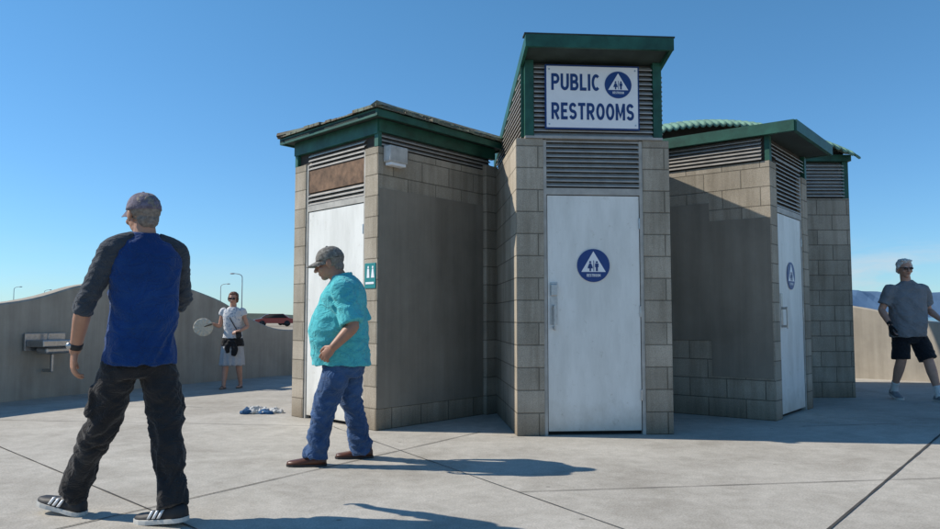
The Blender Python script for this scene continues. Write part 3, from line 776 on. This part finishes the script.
g.obj('jeans', jeans, Bm, .009, 2, folds(.012, 4.5, 12, 11, 1.2, [(k1, .12), (k2, .12), (a1_, .13), (a2, .13)]))
shoe(Bm, (a1_.x, a1_.y), (-1, -.05), .275, .050, brown, black_rub, hi=.085, solez=.016)
shoe(Bm, (a2.x, a2.y), (-1, -.15), .275, .050, brown, black_rub, hi=.085, solez=.016)
capB = cloth('cap_camo', (.17, .16, .14), .75, 60, scale=38, wr=.2)
head(Bm, (-.055, -.0, 1.440), (-.95, -.06, -.26), (-.22, 0, .97), skin2, hair_grey, 'short', (capB, capB), neck_to=(.05, 0, 1.29), sc=1.03)

# ================= Woman C
Wm = empty('woman_in_floral_top', (-3.53, 11.35, 0), .885)
F = V((.05, -1, 0)); S = V((1, .05, 0))
flor, nt, b = nodes('floral_cotton')
vo = nt.nodes.new('ShaderNodeTexVoronoi'); vo.inputs['Scale'].default_value = 26
tc = nt.nodes.new('ShaderNodeTexCoord'); nt.links.new(tc.outputs['Object'], vo.inputs['Vector'])
nt.links.new(ramp(nt, vo.outputs['Distance'], (.25, .32, .42), (.62, .63, .64), .2, .4), b.inputs['Base Color']); b.inputs['Roughness'].default_value = .9
blackc = cloth('black_cotton', (.018, .018, .02)); skirtm = cloth('pale_skirt', (.45, .46, .48), .12)
g = Geo()
torso(g, [(.80, .0, 0, .165, .12), (.95, 0, 0, .145, .105), (1.08, 0, 0, .155, .12), (1.2, 0, 0, .165, .125), (1.28, 0, 0, .155, .10), (1.33, 0, 0, .11, .08), (1.36, 0, 0, .06, .05)], F, S)
for sx in (1, -1): g.tube([(sx*.12, 0, 1.30), (sx*.165, 0, 1.285), (sx*.19, 0, 1.21)], [.05, .058, .056], round_=False)
g.obj('top', flor, Wm, .011, 3, folds(.006, 5, 10, 2))
g = Geo(); torso(g, [(.38, 0, 0, .205, .15), (.5, 0, 0, .195, .145), (.65, 0, 0, .18, .135), (.80, 0, 0, .162, .12), (.86, 0, 0, .15, .11)], F, S)
g.obj('skirt', skirtm, Wm, .011, 3, lambda p: .018*math.sin(math.atan2(p.y, p.x)*11+noise.noise(p*3)*2)*max(0, .9-p.z))
g = Geo(); torso(g, [(.70, .01, 0, .182, .142), (.78, .0, 0, .185, .142), (.84, 0, 0, .168, .13)], F, S)
g.tube([(.05, -.15, .78), (.09, -.16, .66), (.07, -.155, .55)], [(.04, .015), (.06, .02), (.05, .015)]); g.tube([(.0, -.15, .78), (-.04, -.16, .68), (-.03, -.155, .60)], [(.04, .015), (.05, .02), (.04, .015)])
g.obj('tied_jacket', blackc, Wm, .010, 2, folds(.008, 8, 18, 4))
g = Geo(); g.tube([(.13, -.13, .95), (.15, -.15, .86)], [(.05, .03), (.05, .03)]); g.tube([(.12, -.13, .95), (.0, -.13, 1.15), (-.10, -.05, 1.33)], [.008]*3, seg=8); g.obj('camera_bag', black_rub, Wm)
arm('arm_left', (.17, 0, 1.26), (.235, .03, 1.03), (.16, -.15, .96), skin3, Wm, hdv=(-.5, -.5, -.1), palm=(-.2, 0, -1), thumb=(-1, 0, .3), r=(.038, .033, .023), curl=.8, hand_sc=.9)
arm('arm_right', (-.17, 0, 1.26), (-.225, .02, 1.03), (-.29, -.13, 1.07), skin3, Wm, hdv=(-.9, -.3, -.05), palm=(0, -.6, -.6), thumb=(0, -.3, 1), r=(.038, .033, .023), curl=1.2, hand_sc=.9)
g = Geo()
for h_, k_, a_ in (((-.08, 0, .6), (-.095, -.03, .44), (-.10, -.10, .08)), ((.08, 0, .6), (.10, .02, .44), (.115, .10, .09))):
    h_, k_, a_ = V(h_), V(k_), V(a_); g.tube([h_, k_, k_.lerp(a_, .35), a_, a_+V((0, 0, -.03))], [.065, .052, .053, .032, .034]); g.tube([a_+V((0, .03, -.055)), a_+V((0, -.07, -.06)), a_+V((0, -.15, -.068))], [(.03, .02), (.036, .018), (.034, .010)])
g.obj('legs', skin3, Wm, .007, 2)
sand = M('sandal_leather', (.12, .09, .06), .6)
for a_ in ((-.10, -.10), (.115, .10)):
    g = Geo(); g.loft([[V((a_[0]+.044*math.cos(t), a_[1]-.055+.125*math.sin(t), z)) for t in [2*math.pi*j/20 for j in range(20)]] for z in (0.0, .018)]); g.obj('sandal_sole', sand, Wm)
    g = Geo(); g.tube([(a_[0]-.042, a_[1]-.09, .015), (a_[0], a_[1]-.09, .05), (a_[0]+.042, a_[1]-.09, .015)], [(.014, .004)]*3, side=(0, 1, 0)); g.obj('sandal_strap', sand, Wm)
head(Wm, (.0, -.01, 1.495), (.08, -1, -.1), (0, 0, 1), skin3, hair_auburn, 'bob', glasses=True, neck_to=(0, 0, 1.33), sc=.94)
hat = empty('straw_fan', (-3.90, 11.15, .90))
strawm = M('straw', (.62, .57, .46), .8, .15, 40, .4, 90)
g = Geo(); rings = []
for r_, z_ in ((.005, .010), (.05, .009), (.10, .006), (.128, .004), (.132, .0), (.128, -.004), (.06, -.006), (.004, -.006)):
    rings.append([V((r_*math.cos(t)*1.05, -z_-.006*math.sin(t*12)*r_/.13, r_*math.sin(t))) for t in [2*math.pi*j/72 for j in range(72)]])
g.loft(rings); g.xf(Matrix.Rotation(.3, 4, 'Z')); g.obj('woven_disc', strawm, hat)
g = Geo(); g.tube([(.02, .0, .01), (.12, .02, .045)], [.009, .009], seg=8); g.obj('handle', sand, hat)

# ================= Man D
D = empty('man_in_grey_shirt', (5.64, 9.73, 0))
F = V((-.05, -1, 0)); S = V((1, -.05, 0))
greyt = cloth('grey_cotton', (.21, .22, .235), .1); blk = cloth('black_shorts', (.015, .016, .02))
cx = -.05
g = Geo()
torso(g, [(.80, cx, 0, .21, .165), (.9, cx, 0, .215, .175), (1.02, cx, 0, .215, .178), (1.15, cx, 0, .215, .16), (1.3, cx, 0, .225, .145), (1.41, cx, 0, .21, .12), (1.46, cx, 0, .15, .095), (1.50, cx, 0, .085, .075), (1.52, cx, 0, .066, .062)], F, S)
sl1 = V((cx-.205, 0, 1.405)); el_ = V((-.37, .02, 1.14)); wr_ = V((-.375, -.17, .955)); sl2 = V((cx+.205, 0, 1.405)); er_ = V((.25, .05, 1.14)); wr2_ = V((.27, -.15, 1.02))
for sh, el in ((sl1, el_), (sl2, er_)): g.tube([sh.lerp(V((cx, 0, 1.42)), .4), sh, sh.lerp(el, .5), sh.lerp(el, .75)], [(.075, .06), (.08, .075), (.078, .075), (.082, .078)], side=F, round_=False)
g.obj('t_shirt', greyt, D, .011, 3, folds(.013, 3.2, 7, 6, 1.3))
arm('arm_right', sl1.lerp(el_, .5), el_, wr_, skin3, D, palm=S, thumb=F, hdv=(0, -.25, -.9), curl=.7, r=(.047, .042, .029))
arm('arm_left', sl2.lerp(er_, .5), er_, wr2_, skin3, D, palm=-S, thumb=F, curl=.6, r=(.047, .042, .029))
g = Geo(); hand(g, wr_, (0, -.25, -.9), S, F, .7, 1.1); g.tube([wr_+V((0, .01, .03)), wr_+V((0, 0, 0))], [.032, .032], round_=False); g.obj('glove', blackc, D, .0042, 2)
g = Geo()
torso(g, [(.72, cx, 0, .17, .13), (.82, cx, 0, .19, .145), (.92, cx, 0, .17, .13)], F, S)
hl, kl, al = V((cx-.10, 0, .84)), V((cx-.115, -.02, .50)), V((-.15, .20, .12)); hr, kr, ar = V((cx+.10, 0, .84)), V((cx+.17, -.12, .50)), V((.19, -.20, .09))
for h_, k_ in ((hl, kl), (hr, kr)): g.tube([h_, h_.lerp(k_, .5), k_+V((0, 0, .015))], [.10, .112, .108], seg=20, round_=False)
g.obj('shorts', blk, D, .010, 3, folds(.008, 5, 10, 8))
g = Geo()
for h_, k_, a_ in ((hl, kl, al), (hr, kr, ar)): g.tube([h_.lerp(k_, .6), k_, k_.lerp(a_, .32), k_.lerp(a_, .75), a_], [.075, .062, .062, .042, .038])
g.obj('legs', skin3, D, .008, 2)
g = Geo()
for k_, a_ in ((kl, al), (kr, ar)): g.tube([k_.lerp(a_, .74), k_.lerp(a_, .9), a_+V((0, 0, -.04))], [.047, .043, .046], round_=False)
g.obj('socks', cloth('white_sock', (.7, .7, .68), .05), D)
gsh = M('grey_shoe', (.20, .21, .22), .7, .3)
shoe(D, (al.x, al.y), (-.15, -1), .30, .055, gsh, sole_w, pitch=.25); shoe(D, (ar.x, ar.y), (.1, -1), .30, .055, gsh, sole_w)
head(D, (cx-.025, -.02, 1.665), (-.05, -1, -.05), (0, 0, 1), skin3, hair_white, 'full', glasses=True, neck_to=(cx, 0, 1.46), sc=1.05)

# ------------------------------------------------------------------ litter on the pavement
lt = empty('crumpled_towel', (-2.3, 8.42, 0))
g = Geo(); g.ell((0, 0, .02), (.17, .10, .045)); g.ell((.16, .03, .015), (.10, .07, .03)); g.obj('towel_white', cloth('towel_white_c', (.55, .55, .53)), lt, .008, 0, lambda p: .03*noise.noise(p*14)+.018*noise.noise(p*38))
g = Geo(); g.ell((-.12, -.05, .02), (.10, .06, .03)); g.ell((.08, -.07, .015), (.08, .05, .025)); g.obj('towel_blue', cloth('towel_blue_c', (.03, .10, .22)), lt, .008, 0, lambda p: .025*noise.noise(p*16+V((5, 5, 5)))+.015*noise.noise(p*40))

# ------------------------------------------------------------------ distance
def lamp(x, y, h, a=1):
    e = empty('street_lamp', (x, y, 0)); m = M('lamp_post_metal', (.35, .36, .37), .5, .1)
    r = h*.010
    g = Geo(); g.tube([(0, 0, 0), (0, 0, h*.5), (0, 0, h*.93), (a*h*.06, 0, h*.985), (a*h*.16, 0, h)], [r*1.4, r, r*.8, r*.7, r*.6], seg=8); g.obj('post', m, e)
    g = Geo(); g.ell((a*h*.19, 0, h-.02), (h*.05, h*.02, h*.014)); g.obj('lamp_head', m, e)
lamp(-27.0, 90, 6.2, -1); lamp(-41, 125, 6.5, 1); lamp(-120, 200, 9, 1); lamp(-112, 200, 8.2, 1); lamp(-22.0, 95, 4.2, 1)
def car(x, y, col, rot=0):
    e = empty('parked_car', (x, y, 0)); e.rotation_euler = (0, 0, rot); m = M('car_paint', col, .25, .05, bs=0)
    prof = [(-2.1, .35), (-2.15, .75), (-1.3, .9), (-.6, 1.4), (.9, 1.42), (1.6, .95), (2.1, .85), (2.15, .35)]
    g = Geo(); g.loft([[V((a, w*(.82 if z > 1 else 1), z)) for a, z in prof] for w in (-.85, .85)]); o = g.obj('body', m, e)
    for p in o.data.polygons: p.use_smooth = False
    g = Geo(); g.loft([[V((a, w, z)) for a, z in [(-1.15, .92), (-.55, 1.34), (.85, 1.36), (1.4, .95)]] for w in (-.86, .86)]); g.obj('windows', dark, e)
    g = Geo()
    for a in (-1.35, 1.35):
        for w in (-.8, .8): g.tube([(a, w-.08, .33), (a, w+.08, .33)], [.33, .33], round_=False, seg=20)
    g.obj('wheels', black_rub, e)
car(-22.0, 86, (.35, .06, .05), .2); car(-30.5, 94, (.6, .6, .6), -.1); car(-25.5, 98, (.5, .5, .52), 0)
vs = []; fs = []
xs_ = [-420+i*4 for i in range(110)]
for i, x in enumerate(xs_):
    h = 1.2+2.2*abs(noise.noise(V((x*.03, 0, 0))))+.9*noise.noise(V((x*.25, 3, 0)))
    vs += [(x, 160, -.02), (x, 162, max(.6, h)), (x, 166, -.02)]
for i in range(len(xs_)-1):
    for k in range(2): fs.append((i*3+k, (i+1)*3+k, (i+1)*3+k+1, i*3+k+1))
mesh_obj('shoreline_shrubs', vs, fs, M('shrub_haze', (.09, .11, .09), .9, .5, .2))
vs = []; fs = []; nx, ny = 150, 10
for j in range(ny+1):
    for i in range(nx+1):
        x = 900+i*26; t = j/ny
        prof_ = 108+26*noise.noise(V((x*.0022, 0, 2)))+14*noise.noise(V((x*.009, 0, 5)))
        prof_ *= min(1, max(0, (x-900)/500))
        vs.append((x, 3000+400*t, prof_*math.sin(math.pi*.5*min(1, t*1.3))*(1+.25*noise.noise(V((x*.012, t*4, 0)))*(1-t))-1))
for j in range(ny):
    for i in range(nx): a = j*(nx+1)+i; fs.append((a, a+1, a+nx+2, a+nx+1))
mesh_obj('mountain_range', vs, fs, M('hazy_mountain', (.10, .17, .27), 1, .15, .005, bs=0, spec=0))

# ------------------------------------------------------------------ light
el = math.radians(40); ts_ = V((-.991, .13, 0)).normalized(); to_sun = V((ts_.x*math.cos(el), ts_.y*math.cos(el), math.sin(el)))
sd = bpy.data.lights.new('sun', 'SUN'); sd.energy = 5.0; sd.angle = math.radians(.53); sd.color = (1, .93, .82)
so = bpy.data.objects.new('sun', sd); so.rotation_euler = to_sun.to_track_quat('Z', 'Y').to_euler(); so.location = (-20, 3, 18); scene.collection.objects.link(so)
w = bpy.data.worlds.new('World'); scene.world = w; w.use_nodes = True; nt = w.node_tree
bg = nt.nodes['Background']; sk = nt.nodes.new('ShaderNodeTexSky'); sk.sky_type = 'NISHITA'; sk.sun_disc = False
sk.sun_elevation = el; sk.sun_rotation = math.atan2(to_sun.x, to_sun.y); sk.air_density = 1.0; sk.dust_density = 0.0; sk.ozone_density = 1.5
tc = nt.nodes.new('ShaderNodeTexCoord'); sx = nt.nodes.new('ShaderNodeSeparateXYZ'); nt.links.new(tc.outputs['Generated'], sx.inputs[0])
mp = nt.nodes.new('ShaderNodeMapping'); mp.inputs['Scale'].default_value = (1, 1, 3.2); nt.links.new(tc.outputs['Generated'], mp.inputs[0])
cl = ramp(nt, noise_tex(nt, 6, 8, .6, mp.outputs[0], .3), (0, 0, 0), (1, 1, 1), .40, .60)
band = nt.nodes.new('ShaderNodeValToRGB'); cr = band.color_ramp
cr.elements[0].position = 0; cr.elements[0].color = (1, 1, 1, 1); cr.elements[1].position = .095; cr.elements[1].color = (0, 0, 0, 1)
e = cr.elements.new(.055); e.color = (.8, .8, .8, 1); nt.links.new(sx.outputs[2], band.inputs[0])
xr = ramp(nt, sx.outputs[0], (.15, .15, .15), (1, 1, 1), .15, .5)
f1 = mixc(nt, 1.0, cl, band.outputs[0], 'MULTIPLY'); f2 = mixc(nt, 1.0, f1, xr, 'MULTIPLY')
# hand-set blue tint multiplied over the sky colour, varying with elevation
tint = ramp(nt, sx.outputs[2], (.46, .72, 1.04), (.50, .90, 1.10), 0.0, .38)
sky2 = mixc(nt, 1.0, sk.outputs[0], tint, 'MULTIPLY')
out = mixc(nt, f2, sky2, (5.0, 5.4, 5.8))
nt.links.new(out, bg.inputs['Color']); bg.inputs['Strength'].default_value = .13
# ------------------------------------------------------------------ camera
cd = bpy.data.cameras.new('camera'); cd.sensor_width = 36; cd.lens = 760/940*36; cd.clip_end = 20000; cd.clip_start = .05
co = bpy.data.objects.new('camera', cd); co.location = (0, 0, 1.05); co.rotation_euler = (math.radians(90+3.95), 0, 0)
scene.collection.objects.link(co); scene.camera = co
scene.view_settings.view_transform = 'Standard'; scene.view_settings.look = 'None'; scene.view_settings.exposure = 0
